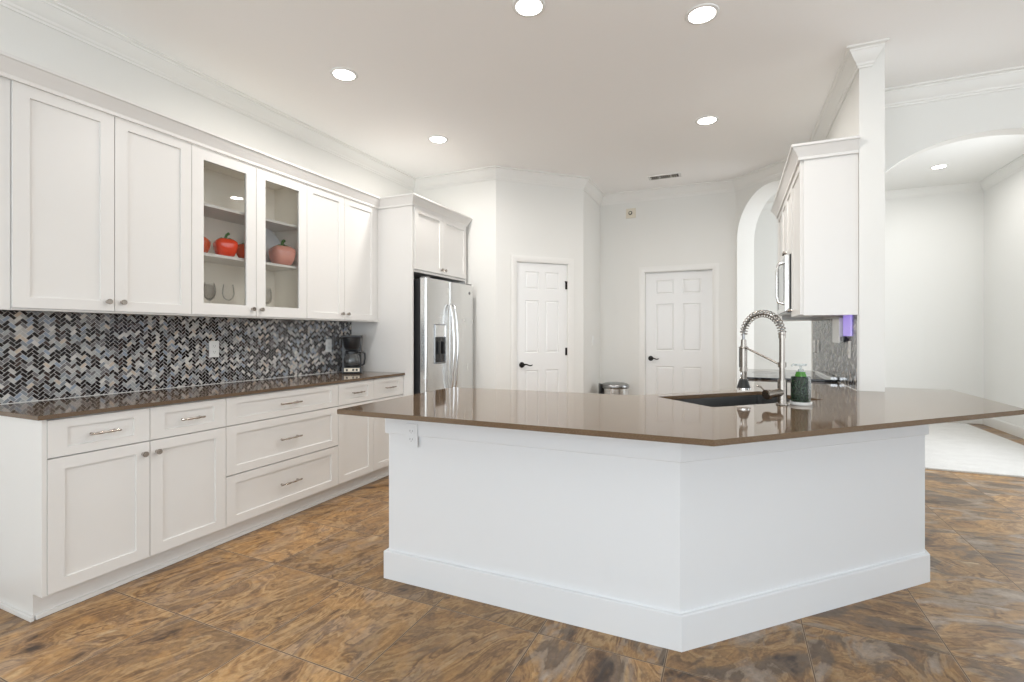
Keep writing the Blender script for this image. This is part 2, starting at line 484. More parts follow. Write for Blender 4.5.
# crown mouldings
bm = bmesh.new()
sweep(bm, [(XW, -3.0), (XW, YF), PA, PB, (PB[0], YB), DA, DB, (XK, YC), (XR-.070, YC)], CROWN, HC, -1, end_mitre=True)
struct('trim_1', bm, M['trim'], 'white crown moulding around the kitchen ceiling', smooth=25)
bm = bmesh.new()
sweep(bm, [(XR, YR), (4.3, YR), (4.3, -3.0), (-3.37, -3.0)], CROWN, HC, -1)
struct('trim_2', bm, M['trim'], 'white crown moulding above the wide arch', smooth=25)

# baseboards in the kitchen
bm = bmesh.new(); bb = [(o, -d) for o, d in BASEB]
def along(a, b, s): 
    a, b = Vector(a), Vector(b); return tuple(a + (b-a).normalized()*s)
sweep(bm, [(-2.54, YF), PA, along(PA, PB, pd0-.07)], bb, 0, -1)
struct('baseboard_left', bm, M['trim'])
bm = bmesh.new(); sweep(bm, [along(PA, PB, pd1+.07), PB, (PB[0], YB), (PB[0]+bd0-.07, YB)], bb, 0, -1)
struct('baseboard_back', bm, M['trim'])
bm = bmesh.new(); sweep(bm, [(PB[0]+bd1+.07, YB), (DA[0]-.005, YB)], bb, 0, -1)
struct('baseboard_back_right', bm, M['trim'])

# ------------------------------------------------------------------ six panel doors (structure)
def door_unit(name, origin, ang, w, h, label, tname, tlabel, hinges=True, lever_left=True, hz=.93, D0=.014):
    """local frame: x right along the wall, y into the wall, z up; opening from 0 to w"""
    T = Matrix.Translation((origin[0], origin[1], 0)) @ Matrix.Rotation(ang, 4, 'Z')
    g = .004
    bm = bmesh.new()
    st, mid = .11*w/.76+.012, .10*w/.76
    xs = [g, g+st, w/2-mid/2, w/2+mid/2, w-g-st, w-g]
    zs = [.008, .20, .20+.50, .85, .85+.69, .85+.69+.10, h-.115, h-g]
    zs = [.008, .22, .869, 1.062, 1.642, 1.765, h-.098, h-g]
    grid = {}
    for i, x in enumerate(xs):
        for j, z in enumerate(zs): grid[i, j] = bm.verts.new((x, D0, z))
    pan = []
    for i in range(5):
        for j in range(7):
            f = bm.faces.new((grid[i, j], grid[i+1, j], grid[i+1, j+1], grid[i, j+1]))
            if i in (1, 3) and j in (1, 3, 5): pan.append(f)
    bm.normal_update()
    for f in pan:
        for th, dy in ((.008, .008), (.004, 0), (.022, -.006)):
            bmesh.ops.inset_region(bm, faces=[f], thickness=th, depth=0)
            for v in f.verts: v.co.y += dy
    box(bm, g, w-g, D0+.009, D0+.035, .008, h-g)
    xform(bm, T)
    d = struct(name, bm, M['door'], label)
    # hardware
    hb = bmesh.new()
    lx = g+.062 if lever_left else w-g-.062; s = 1 if lever_left else -1
    cyl(hb, (lx, D0, hz), (lx, D0-.012, hz), .032, .029, 28)
    cyl(hb, (lx, D0-.012, hz), (lx, D0-.045, hz), .011)
    pts = [(lx + s*t, D0-.048-.004*math.sin(t*20), hz + .007*math.sin(t/.105*2*PI)) for t in [i*.0105 for i in range(11)]]
    tube(hb, pts, .008, 12, radii=[.010, .010, .009, .008, .0075, .007, .007, .007, .007, .0065, .005])
    xform(hb, T); obj('door_handle', hb, M['bronze'], d, smooth=40)
    if hinges:
        for z in (.30, 1.07, 1.82):
            hb = bmesh.new(); x = w+.001
            cyl(hb, (x, D0-.006, z-.045), (x, D0-.006, z+.045), .0075); box(hb, x-.026, x+.020, D0-.003, D0-.0002, z-.043, z+.043)
            if z > 1.8:
                tube(hb, [(x, D0-.008, z+.040), (x-.035, D0-.03, z+.043), (x-.05, D0-.045, z+.036)], .005, 8)
            xform(hb, T); obj('hinge', hb, M['bronze'], d, smooth=40)
    # casing and jamb
    cb = bmesh.new()
    prof = [(0, 0), (.055, 0), (.066, .006), (.066, .017), (.045, .019), (.02, .013), (.008, .012), (0, .008)]  # (outwards from the opening, proud)
    path = [(0, 0), (0, h), (w, h), (w, 0)]
    rings = []
    for i, (x, z) in enumerate(path):
        ox = -1 if x == 0 else 1
        oz = 1 if z == h else 0
        rings.append([cb.verts.new((x + ox*(o+.004), -p, z + oz*(o+.004))) for o, p in prof])
    for a, b in zip(rings, rings[1:]):
        for j in range(len(prof)): cb.faces.new((a[j], a[(j+1) % len(prof)], b[(j+1) % len(prof)], b[j]))
    cb.faces.new(rings[0]); cb.faces.new(rings[-1][::-1])
    for x0, x1, z0, z1 in ((-.012, g-.001, 0, h), (w-g+.001, w+.012, 0, h), (-.012, w+.012, h-.001, h+.012)): box(cb, x0, x1, -.001, .10, z0, z1)
    xform(cb, T); struct(tname, cb, M['trim'], tlabel, smooth=30)
u = Vector((1, 1)).normalized()
door_unit('door_1', (PA[0]+u.x*pd0, PA[1]+u.y*pd0), PI/4, pd1-pd0, 2.058, 'narrow white six-panel pantry door with black lever', 'trim_3', 'white casing around the narrow pantry door')
door_unit('door_2', (PB[0]+bd0, YB), 0, bd1-bd0, 2.035, 'white six-panel door with black lever in the back wall', 'trim_4', 'white casing around the back wall door', hinges=False, hz=.965, D0=.045)

# ------------------------------------------------------------------ cabinet parts
def shaker_bm(x0, x1, z0, z1, y=0.0, t=.02, rail=.075, depth=.009, railz=None):
    bm = bmesh.new(); box(bm, x0, x1, y, y+t, z0, z1)
    bm.normal_update()
    f = min(bm.faces, key=lambda q: q.calc_center_median().y)
    railz = railz or rail
    bmesh.ops.inset_region(bm, faces=[f], thickness=railz, depth=0)
    xc = (x0+x1)/2
    for v in f.verts: v.co.x += (rail-railz)*(1 if v.co.x < xc else -1)
    bmesh.ops.inset_region(bm, faces=[f], thickness=.0022, depth=0)
    for v in f.verts: v.co.y += depth
    return bm
def knob(parent, x, z, y=0.0, name='knob'):
    bm = bmesh.new()
    cyl(bm, (x, y, z), (x, y-.005, z), .009, .007, 20)
    cyl(bm, (x, y-.004, z), (x, y-.014, z), .005)
    cyl(bm, (x, y-.013, z), (x, y-.028, z), .0125, .0145, 24, bev=.002)
    return obj(name, bm, M['pull'], parent, smooth=40)
def pull(parent, xc, z, w=.13, y=0.0):
    bm = bmesh.new()
    for s in (-1, 1): cyl(bm, (xc+s*w*.37, y, z), (xc+s*w*.37, y-.026, z), .0055, .0045, 16)
    pts = []; rad = []
    for i in range(21):
        t = -1 + i/10
        pts.append((xc + t*w/2, y-.027-.004*(1-t*t), z)); rad.append(.0042 + .0022*abs(math.sin(t*PI*1.5))*(1 if abs(t) < .95 else .4))
    tube(bm, pts, .005, 10, radii=rad)
    return obj('pull_handle', bm, M['pull'], parent, smooth=50)
GAP = .0018
def door_part(root, x0, x1, z0, z1, knob_at=None, rail=.075):
    d = obj('door', shaker_bm(x0+GAP, x1-GAP, z0+GAP, z1-GAP, rail=rail+.009, railz=rail), M['cab'], root)
    if knob_at: knob(d, *knob_at)
    return d
def drawer_part(root, x0, x1, z0, z1, rail=.05, pw=.13):
    d = obj('drawer', shaker_bm(x0+GAP, x1-GAP, z0+GAP, z1-GAP, rail=.088, railz=rail), M['cab'], root)
    pull(d, (x0+x1)/2, (z0+z1)/2 - .001, pw)
    return d

XD = -2.756    # left run door faces
YL = [1.150, 1.992, 2.909, 3.728]
ZT = .8915
def base_unit(y0, y1, label, layout, end=False):
    w = y1 - y0
    root = thing('base_cabinet', label, 'cabinet', (XD, y0, 0), PI/2)
    bm = bmesh.new(); box(bm, 0.0006, w-.0006, .0205, .60, .115, ZT)
    obj('body', bm, M['cab'], root)
    obj('toe_kick', B(0, w, .075, .09, 0.0, .116), M['cab'], root)
    bm = bmesh.new(); box(bm, -.0 if not end else -.012, w, .062, .075, 0, .02, bev=.004); obj('shoe_moulding', bm, M['cab'], root)
    if end:
        bm = bmesh.new(); prism(bm, [(0, 0), (1, 0)] and [(0.02, .115), (.60, .115), (.60, ZT), (.02, ZT)], -.018, 0)
        bm.free(); bm = bmesh.new()
        # side panel with the toe notch
        poly = [(.002, .115), (.075, .115), (.075, 0), (.61, 0), (.61, ZT), (.002, ZT)]
        lo = [bm.verts.new((-.018, a, b)) for a, b in poly]; hi = [bm.verts.new((0, a, b)) for a, b in poly]
        bm.faces.new(lo); bm.faces.new(hi[::-1])
        for i in range(6): bm.faces.new((lo[i], lo[(i+1) % 6], hi[(i+1) % 6], hi[i]))
        obj('end_panel', bm, M['cab'], root)
        obj('end_shoe_moulding', B(-.032, -.018, .062, .61, 0, .02, bev=.004), M['cab'], root)
    if layout == 'doors':
        for k in (0, 1):
            drawer_part(root, k*w/2, (k+1)*w/2, .718, .888, rail=.055)
            door_part(root, k*w/2, (k+1)*w/2, .115, .715, (w/2 + (-.033 if k == 0 else .033), .655))
    else:
        for z0, z1, rl in ((.115, .415, .07), (.418, .715, .07), (.718, .888, .055)): drawer_part(root, 0, w, z0, z1, rail=rl, pw=.175)
    return root
base_unit(YL[0], YL[1], 'white base cabinet with two doors and drawers at the exposed end of the run', 'doors', end=True)
base_unit(YL[1], YL[2], 'white base cabinet with three wide drawers in the middle of the run', 'drawers')
base_unit(YL[2], YL[3], 'white base cabinet with two doors under the coffee maker beside the refrigerator panel', 'doors')

bm = bmesh.new(); prism(bm, [(-3.374, 1.112), (-2.738, 1.112), (-2.738, 3.7285), (-3.374, 3.7285)], .894, .914, bev=.0015)
tag(obj('countertop', bm, M['quartzk']), 'long dark brown stone countertop on the left wall cabinets', 'countertop')

# herringbone mosaic
def mosaic(root, w, z0, z1, seed):
    """tiles on the plane y=0 (room side -y), x from 0 to w"""
    rnd = random.Random(seed); bm = bmesh.new(); lay = bm.loops.layers.color.new('tone')
    wd, p = .0165, .0165*math.sqrt(2)
    def clip(poly, axis, lim, keep_less):
        out = []
        for i in range(len(poly)):
            a, b = poly[i], poly[(i+1) % len(poly)]
            ia = (a[axis] <= lim) == keep_less; ib = (b[axis] <= lim) == keep_less
            if ia: out.append(a)
            if ia != ib:
                t = (lim-a[axis])/(b[axis]-a[axis]); out.append((a[0]+t*(b[0]-a[0]), a[1]+t*(b[1]-a[1])))
        return out
    hl, hw = wd - .0011, wd/2 - .0011
    cells = {}
    for k in range(int(w/p)+3):
        s = 1 if k % 2 == 0 else -1
        for j in range(int((z1-z0)/p)+3):
            cx, cz = (k-.5)*p, z0 + (j-.5)*p + (p/2 if k % 2 else 0)
            c45 = math.sqrt(.5); ux, uz = c45, s*c45; vx, vz = -s*c45, c45
            q = [(cx+a*hl*ux+b*hw*vx, cz+a*hl*uz+b*hw*vz) for a, b in ((-1, -1), (1, -1), (1, 1), (-1, 1))]
            for ax, lim, kl in ((0, 0, False), (0, w, True), (1, z0, False), (1, z1, True)):
                if q: q = clip(q, ax, lim, kl)
            if len(q) < 3: continue
            if len({(round(a, 5), round(b, 5)) for a, b in q}) < 3: continue
            vs = [bm.verts.new((a, -.0012, b)) for a, b in q]
            try: f = bm.faces.new(vs)
            except ValueError: continue
            if f.calc_area() < 1e-6: bm.faces.remove(f); continue
            t = rnd.random()
            for l in f.loops: l[lay] = (t, t, t, 1)
    obj('mosaic_tile', bm, M['mosaic'], root)
    obj('caulk_line', B(0, w, -.006, -.0003, z0-.0002, z0+.0025), M['plate'], root)
def backsplash(label, loc, rz, w, z0, z1, seed):
    root = thing('backsplash', label, 'backsplash', loc, rz)
    obj('grout_bed', B(0, w, 0, .009, z0, z1), M['grout'], root); mosaic(root, w, z0, z1, seed)
    return root
backsplash('grey black and beige herringbone mosaic backsplash on the left wall', (-3.3660, 1.112, 0), PI/2, 2.6155, .9145, 1.388, 3)
backsplash('herringbone mosaic backsplash behind the range on the right wall', (XK-.010, 5.575, 0), -PI/2, 5.575-(YC+.004), .9145, 1.39, 8)

# upper cabinets, left
XU = -3.0336; UB, UT = 1.390, 2.446
YU = [1.1385, 1.9670, 2.8670, 3.6840]
def upper_unit(y0, y1, label, glassy=False, end=False, filler=0.0):
    w = y1 - y0
    root = thing('wall_cabinet', label, 'cabinet', (XU, y0, 0), PI/2)
    D = .340; t = .018
    if not glassy:
        bm = bmesh.new(); box(bm, .0005, w-.0005, .0205, D, UB, UT); obj('body', bm, M['cab'], root)
    else:
        bm = bmesh.new()
        box(bm, .0005, t, .0205, D, UB, UT); box(bm, w-t, w-.0005, .0205, D, UB, UT)
        box(bm, t, w-t, .0205, D, UB, UB+t); box(bm, t, w-t, .0205, D, UT-t, UT); box(bm, t, w-t, D-.008, D, UB+t, UT-t)
        box(bm, w/2-.02, w/2+.02, .0205, .04, UB+t, UT-t)
        obj('body', bm, M['cabin'], root)
        for z in (1.781, 2.098): obj('shelf', B(t+.0005, w-t-.0005, .045, D-.009, z-.009, z+.009), M['cab'], root)
    wd = (w - filler)
    obj('light_rail', B(.0, w, .010, .030, UB-.009, UB-.0005), M['cab'], root)
    if end: obj('filler_panel', B(-.072, -.001, .012, D, UB-.009, UT), M['cab'], root)
    for k in (0, 1):
        x0, x1 = k*wd/2, (k+1)*wd/2
        kx = wd/2 + (-.034 if k == 0 else .034)
        if not glassy: door_part(root, x0, x1, UB, UT-.006, (kx, 1.441))
        else:
            bm = bmesh.new(); a, b, c, d = x0+GAP, x1-GAP, UB+GAP, UT-.006-GAP; r = .0735
            box(bm, a, a+r, 0, .02, c, d); box(bm, b-r, b, 0, .02, c, d); box(bm, a+r, b-r, 0, .02, c, c+r); box(bm, a+r, b-r, 0, .02, d-r, d)
            dd = obj('door', bm, M['cab'], root); knob(dd, kx, 1.441)
            obj('glass_pane', B(a+r-.004, b-r+.004, .0095, .0125, c+r, d-r+.004), M['glass'], dd)
    if filler: obj('filler_strip', B(wd+.001, w, .016, .0204, UB, UT-.006), M['cab'], root)
    return root
upper_unit(YU[0], YU[1], 'white two-door wall cabinet at the near end of the left wall', end=True)
upper_unit(YU[1], YU[2], 'white wall cabinet with two glass doors showing shelves inside', glassy=True)
upper_unit(YU[2], YU[3]+.044, 'white two-door wall cabinet above the coffee maker', filler=.044)

# refrigerator enclosure
XFC = -2.660
root = thing('refrigerator_cabinet', 'tall white cabinet surround above and beside the refrigerator', 'cabinet', (XFC, 3.730, 0), PI/2)
obj('side_panel', B(0, .02, .0, .705, 0, 2.446), M['cab'], root)
obj('end_panel', B(.975, .993, .0, .705, 0, 2.446), M['cab'], root)
obj('body', B(.0205, .9745, .022, .705, 1.842, 2.446), M['cab'], root)
obj('face_frame', B(.0205, .9745, .004, .0218, 1.842, 1.864), M['cab'], root)
for k in (0, 1):
    x0, x1 = .024+k*.474, .024+(k+1)*.474
    d = obj('door', shaker_bm(x0+GAP, x1-GAP, 1.866, 2.440, y=-.014), M['cab'], root); knob(d, .498+(-.032 if k == 0 else .032), 1.905, -.014)
bm = bmesh.new()
sweep(bm, [(-3.02, 1.128), (XU, 1.128), (XU, 3.728), (XFC, 3.728), (XFC, 4.724), (XFC-.3, 4.724)], CABCROWN, 2.524, -1)
bm.free(); bm = bmesh.new()
sweep(bm, [(-3.374, 1.062), (XU, 1.062), (XU, 3.728), (XFC, 3.728), (XFC, 4.7245), (-3.374, 4.7245)], CABCROWN, 2.534, -1)
struct('trim_5', bm, M['cab'], 'white crown moulding along the top of the left cabinets', smooth=25)

# ------------------------------------------------------------------ refrigerator
root = thing('refrigerator', 'stainless side-by-side refrigerator with ice and water dispenser', 'refrigerator', (-2.55, 3.795, 0), PI/2)
FW = .895
bm = bmesh.new(); box(bm, .002, FW-.002, .075, .78, .02, 1.780, bev=.004); obj('body', bm, M['blackm'], root)
obj('toe_grille', B(.01, FW-.01, .05, .075, .02, .10), M['black'], root)
def fdoor(x0, x1):
    bm = bmesh.new(); n = 10; t = .068; r = .022
    # slightly bowed door front with rounded vertical edges
    prof = []
    for i in range(7): a = PI/2*i/6; prof.append((x0 + r - r*math.cos(a), r - r*math.sin(a)))
    for i in range(1, n): prof.append((x0 + r + (x1-x0-2*r)*i/n, -.006*math.sin(PI*i/n)))
    for i in range(7): a = PI/2*(1-i/6); prof.append((x1 - r + r*math.cos(a), r - r*math.sin(a)))
    prof += [(x1, t), (x0, t)]
    prism(bm, prof, .105, 1.785)
    return bm
fl = obj('freezer_door', fdoor(.001, .414), M['steel'], root, smooth=35)
frd = obj('fridge_door', fdoor(.418, FW-.001), M['steel'], root, smooth=35)
def fhandle(parent, x, bow):
    bm = bmesh.new(); pts = []
    for i in range(31):
        t = i/30; z = .70 + t*.86
        pts.append((x, -.014 - .050*min(1, math.sin(PI*t)**.45 if 0 < t < 1 else 0), z))
    tube(bm, pts, .0125, 14); xform(bm, Matrix.Identity(4)); obj('handle', bm, M['chrome'], parent, smooth=60)
fhandle(fl, .380, 1); fhandle(frd, .452, 1)
# dispenser
dx0, dx1 = .130, .305
bm = bmesh.new(); box(bm, dx0-.006, dx1+.006, -.013, .01, .985, 1.362, bev=.004)
dsp = obj('dispenser', bm, M['steeld'], fl)
obj('control_panel', B(dx0, dx1, -.0165, -.0128, 1.245, 1.352), M['chrome'], dsp)
bm = bmesh.new(); box(bm, dx0, dx1, -.0150, -.0130, .995, 1.238); obj('dispenser_recess', bm, M['gblack'], dsp)
bm = bmesh.new(); box(bm, dx0+.03, dx0+.06, -.030, -.0145, 1.08, 1.20, bev=.003); box(bm, dx1-.06, dx1-.03, -.030, -.0145, 1.08, 1.20, bev=.003); obj('paddle', bm, M['black'], dsp)
bm = bmesh.new(); box(bm, dx0+.006, dx1-.006, -.032, -.0145, .995, 1.004, bev=.002); obj('drip_tray', bm, M['steeld'], dsp)
bm = bmesh.new(); cyl(bm, (.80, -.001, 1.70), (.80, -.008, 1.70), .017, .016, 28, bev=.001); obj('emblem', bm, M['steeld'], frd)
for x in (.05, FW-.05):
    bm = bmesh.new(); box(bm, x-.03, x+.03, .01, .09, 1.786, 1.800, bev=.004); obj('hinge_cover', bm, M['steeld'], root)

# ------------------------------------------------------------------ island / peninsula
IX, IY, ILX, IR = -.185, 2.072, -1.658, 1.110     # outer line of the base trim
def inset_poly(o):
    """base outline moved inwards by o; the leg on the right ends against the short wall"""
    a = (ILX+o, IY+o); b = (IX - o*math.tan(R(22.5)) + 0*o, IY+o)
    c0 = (IX+IR, IY+IR)
    n = Vector((-1, 1)).normalized()
    # diagonal face shifted inwards
    s = Vector((1, 1)).normalized()
    cx = c0[0] - o; 
    # point on the shifted diagonal with x = cx
    p = Vector((IX, IY)) + n*o; t = (cx - p.x)/s.x; c = p + s*t
    return [a, b, (c.x, c.y), (cx, YC-.0015), (.11, YC-.0015), (.11, 3.62), (-.53, 2.80), (ILX+o, 2.80)]
rt = thing('peninsula_base', 'white angled peninsula base with tall baseboard and smooth panels', 'kitchen island', (0, 0, 0))
bm = bmesh.new()
ip = inset_poly(.020)

inn = []
for i in range(len(ip)):
    p, a, b = Vector(ip[i-1]), Vector(ip[i]), Vector(ip[(i+1) % len(ip)])
    d0, d1 = (a-p).normalized(), (b-a).normalized(); n0, n1 = Vector((-d0.y, d0.x)), Vector((-d1.y, d1.x))
    m = n0 + n1; m = m/m.dot(n0); inn.append(tuple(a + m*.02))
V0 = [[bm.verts.new((*q, z)) for q in P_] for P_ in (ip, inn) for z in (0.0, .8915)]
n_ = len(ip)
for i in range(n_):
    k = (i+1) % n_
    for A_, B_ in ((0, 1), (3, 2), (1, 3), (2, 0)): bm.faces.new((V0[A_][i], V0[A_][k], V0[B_][k], V0[B_][i]))
obj('body', bm, M['isl'], rt)
IB = [(0, 0), (0, .148), (.003, .148), (.005, .1445), (.016, .143), (.019, .1395), (.019, 0)]
bm = bmesh.new(); sweep(bm, [(ip[0][0], 2.80), ip[0], ip[1], ip[2], (ip[2][0], YC-.002)], [(o, -d) for o, d in IB], 0, -1)
obj('baseboard', bm, M['isl'], rt, smooth=25)
bm = bmesh.new(); sweep(bm, [(ip[0][0], 2.80), ip[0], ip[1], ip[2], (ip[2][0], YC-.002)], [(0, 0), (0, .138), (.012, .138), (.014, .135), (.014, 0)], .8912, -1)
obj('apron_board', bm, M['isl'], rt)
# kitchen side cabinet fronts
for k in range(2):
    bm = shaker_bm(.02+k*.44, .44+k*.44, .115, .88)
    xform(bm, Matrix.Translation((-.60, 2.819, 0)) @ Matrix.Rotation(PI, 4, 'Z')); obj('door', bm, M['isl'], rt)

# counter slab with the sink cut out
S0 = Vector((-.086, 2.583)); sd = Vector((1, 1)).normalized(); sn = Vector((-1, 1)).normalized(); SL, SWd = .76, .425
hole = [S0, S0+sd*SL, S0+sd*SL+sn*SWd, S0+sn*SWd]
outer = [(-1.700, 1.785), (-.057, 1.785), (1.265, 3.107), (1.272, 4.02), (XR+.001, 4.02), (XR+.001, YC-.0012), (XK-.0005, YC-.0012), (XK-.0005, 4.298), (.105, 4.298), (.105, 3.536), (-.513, 2.905), (-1.715, 2.850)]
def slab_with_hole(outer, hole, z0, z1):
    bm = bmesh.new()
    for z in (z0, z1):
        vo = [bm.verts.new((x, y, z)) for x, y in outer]; vh = [bm.verts.new((x, y, z)) for x, y in hole]
        ed = [bm.edges.new((v[i], v[(i+1) % len(v)])) for v in (vo, vh) for i in range(len(v))]
        bmesh.ops.triangle_fill(bm, use_beauty=True, edges=ed)
        if z == z0: lo = (vo, vh)
        else: hi = (vo, vh)
    for a, b in zip(lo, hi):
        n = len(a)
        for i in range(n): bm.faces.new((a[i], a[(i+1) % n], b[(i+1) % n], b[i]))
    bmesh.ops.recalc_face_normals(bm, faces=bm.faces[:])
    ed = [e for e in bm.edges if len(e.link_faces) == 2 and e.calc_face_angle(0) > .5]
    bmesh.ops.bevel(bm, geom=ed, offset=.0015, segments=2, affect='EDGES')
    return bm
tag(obj('countertop', slab_with_hole(outer, [tuple(h) for h in hole], .892, .914), M['quartz']), 'large polished taupe stone countertop on the angled peninsula', 'countertop')

# undermount sink
rt = thing('kitchen_sink', 'rectangular undermount steel sink set in the peninsula countertop', 'sink', (S0.x, S0.y, 0), PI/4)
bm = bmesh.new()
x0, x1, y0, y1 = -.004, SL+.004, -.004, SWd+.004; zt, zb = .8915, .70
t = bmesh.new()
bmesh.ops.create_cube(t, size=1, matrix=Matrix.Translation(((x0+x1)/2, (y0+y1)/2, (zt+zb)/2)) @ Matrix.Diagonal((x1-x0, y1-y0, zt-zb, 1)))
top = max(t.faces, key=lambda f: f.calc_center_median().z); t.faces.remove(top)
ed = [e for e in t.edges if abs(e.verts[0].co.z-e.verts[1].co.z) > .1 or max(e.verts[0].co.z, e.verts[1].co.z) < zb+.01]
bmesh.ops.bevel(t, geom=ed, offset=.02, segments=4, affect='EDGES'); merge(bm, t)
box(bm, x0-.02, x1+.02, y0-.02, y0, zt-.002, zt); box(bm, x0-.02, x1+.02, y1, y1+.02, zt-.002, zt)
o = obj('basin', bm, M['steeld'], rt, smooth=40)
bm = bmesh.new(); cyl(bm, (SL/2, SWd/2, zb+.001), (SL/2, SWd/2, zb+.006), .055, .05, 32); cyl(bm, (SL/2, SWd/2, zb+.006), (SL/2, SWd/2, zb+.012), .022, .018); obj('drain', bm, M['chrome'], rt, smooth=40)

# spring faucet; local +x points over the sink
rt = thing('spring_faucet', 'tall brushed nickel spring-neck faucet with pull-down sprayer', 'faucet', (.228, 2.822, .9142), R(135))
bm = bmesh.new()
cyl(bm, (0, 0, 0), (0, 0, .008), .030, .028, 32, bev=.002); cyl(bm, (0, 0, .008), (0, 0, .125), .0225, .0215, 32, bev=.002)
obj('base', bm, M['nickel'], rt, smooth=40)
bm = bmesh.new(); cyl(bm, (0, 0, .125), (0, 0, .345), .0140, .0140, 24); cyl(bm, (0, 0, .333), (0, 0, .365), .0175, .0165, 24, bev=.002)
obj('post', bm, M['nickel'], rt, smooth=40)
rr = .122; zc = .350
def arcpt(a): return Vector((rr - rr*math.cos(a), 0, zc + rr*.92*math.sin(a)))
hp = [Vector((0, 0, .34))] + [arcpt(PI*i/28) for i in range(29)] + [Vector((2*rr, 0, zc-.02-i*.02)) for i in range(3)]
bm = bmesh.new(); tube(bm, hp, .0075, 12); obj('hose', bm, M['steeld'], rt, smooth=60)
bm = bmesh.new(); pts = []
turns = 21; N = turns*12
for i in range(N+1):
    t_ = i/N; a = PI*t_*1.0; c = arcpt(a); nrm = Vector((-math.cos(a), 0, math.sin(a))); ph = 2*PI*turns*t_
    pts.append(c + nrm*(0.0180*math.cos(ph)) + Vector((0, 1, 0))*(0.0180*math.sin(ph)))
tube(bm, pts, .0026, 6); obj('spring', bm, M['nickel'], rt, smooth=60)
hx = 2*rr
bm = bmesh.new()
cyl(bm, (hx, 0, .29), (hx, 0, .325), .015, .0135, 24, bev=.002); cyl(bm, (hx, 0, .175), (hx, 0, .29), .0185, .0185, 24, bev=.002)
cyl(bm, (hx, 0, .150), (hx, 0, .175), .022, .0185, 24, bev=.002); cyl(bm, (hx, 0, .108), (hx, 0, .150), .0150, .0170, 24)
spr = obj('sprayer', bm, M['nickel'], rt, smooth=40)
bm = bmesh.new(); box(bm, hx+.016, hx+.026, -.007, .007, .17, .275, bev=.003); obj('trigger', bm, M['black'], spr)
bm = bmesh.new(); cyl(bm, (hx, 0, .058), (hx, 0, .108), .036, .021, 28, bev=.003); obj('nozzle', bm, M['black'], spr, smooth=40)
bm = bmesh.new(); cyl(bm, (hx, 0, .050), (hx, 0, .060), .037, .037, 28, bev=.002); obj('nozzle_ring', bm, M['chrome'], spr, smooth=40)
bm = bmesh.new(); tube(bm, [(hx + .019*math.cos(a)*0, .019*math.cos(a), .135+.019*math.sin(a)) for a in [2*PI*i/24 for i in range(24)]], .0035, 8, closed=True); obj('swivel_ring', bm, M['chrome'], spr, smooth=60)
bm = bmesh.new()
tube(bm, [(.012, 0, .200), (hx-.02, 0, .278)], .0050, 10); cyl(bm, (0, 0, .186), (0, 0, .214), .0195, .0195, 24, bev=.003)
tube(bm, [(hx + .021*math.cos(a), .021*math.sin(a), .280) for a in [2*PI*i/20 for i in range(20)]], .0042, 8, closed=True)
obj('support_arm', bm, M['nickel'], rt, smooth=50)
bm = bmesh.new()
# valve body sticks out sideways, lever beyond it
cyl(bm, (0, .012, .062), (0, .100, .055), .0200, .0205, 28, bev=.002); cyl(bm, (0, .085, .056), (0, .112, .054), .0245, .0245, 28, bev=.003)
obj('valve', bm, M['nickel'], rt, smooth=40)
bm = bmesh.new(); tube(bm, [(0.01, .10, .068), (.030, .108, .088), (.052, .112, .094)], .0042, 8); obj('lever', bm, M['nickel'], rt, smooth=50)

# soap dispenser
rt = thing('soap_dispenser', 'dark green pebbled soap pump bottle standing right of the faucet', 'soap dispenser', (.313, 2.858, .9145), R(20))
bm = bmesh.new(); w_ = .041
lathe(bm, [(0, .016), (.042, .016), (.044, .020), (.0445, .06), (.0445, .120), (.043, .138), (.040, .142), (0, .142)], 36, lob=lambda a, z: 1+.06*math.cos(4*a))
obj('bottle', bm, M['bottle'], rt, smooth=50)
bm = bmesh.new(); lathe(bm, [(0, 0), (.046, 0), (.050, .005), (.050, .0155), (0, .0155)], 36); obj('coaster', bm, M['whitepl'], rt, smooth=40)
bm = bmesh.new(); lathe(bm, [(0, .1422), (.026, .1422), (.026, .150), (.022, .158), (.022, .166), (0, .166)], 28); obj('neck', bm, M['soap'], rt, smooth=40)
bm = bmesh.new(); cyl(bm, (0, 0, .166), (0, 0, .178), .014, .012); cyl(bm, (0, 0, .178), (0, 0, .196), .005)
box(bm, -.026, .026, -.010, .010, .194, .204, bev=.004); tube(bm, [(-.02, 0, .199), (-.036, 0, .201), (-.045, 0, .194)], .0045, 8); obj('pump', bm, M['pump'], rt, smooth=40)

# outlets / plates
def outlet(label, loc, rz, kind='duplex', w=.072, h=.116, group=None, mat='plate'):
    r_ = thing('wall_outlet' if kind == 'duplex' else 'light_switch', label, 'outlet' if kind == 'duplex' else 'switch', loc, rz, group)
    bm = bmesh.new(); box(bm, -w/2, w/2, -.006, 0, -h/2, h/2, bev=.0025); obj('cover_plate', bm, M[mat], r_)
    if kind == 'duplex':
        for s in (-1, 1):
            bm = bmesh.new(); box(bm, -.017, .017, -.0085, -.0058, s*.021-.014, s*.021+.014, bev=.002); q = obj('socket', bm, M[mat], r_)
            bm = bmesh.new()
            for x in (-.007, .007): box(bm, x-.001, x+.001, -.0088, -.0084, s*.021-.003, s*.021+.007)
            cyl(bm, (0, -.0084, s*.021-.008), (0, -.0088, s*.021-.008), .002, .002, 10); obj('slot', bm, M['slot'], q)
    else:
        bm = bmesh.new(); box(bm, -.0165, .0165, -.0095, -.0058, -.033, .033, bev=.002); obj('rocker', bm, M[mat], r_)
    return r_
outlet('white outlet on the mosaic backsplash below the glass-door cabinet', (-3.3675, 2.340, 1.162), PI/2)
outlet('white outlet on the mosaic backsplash beside the coffee maker', (-3.3675, 3.430, 1.163), PI/2)
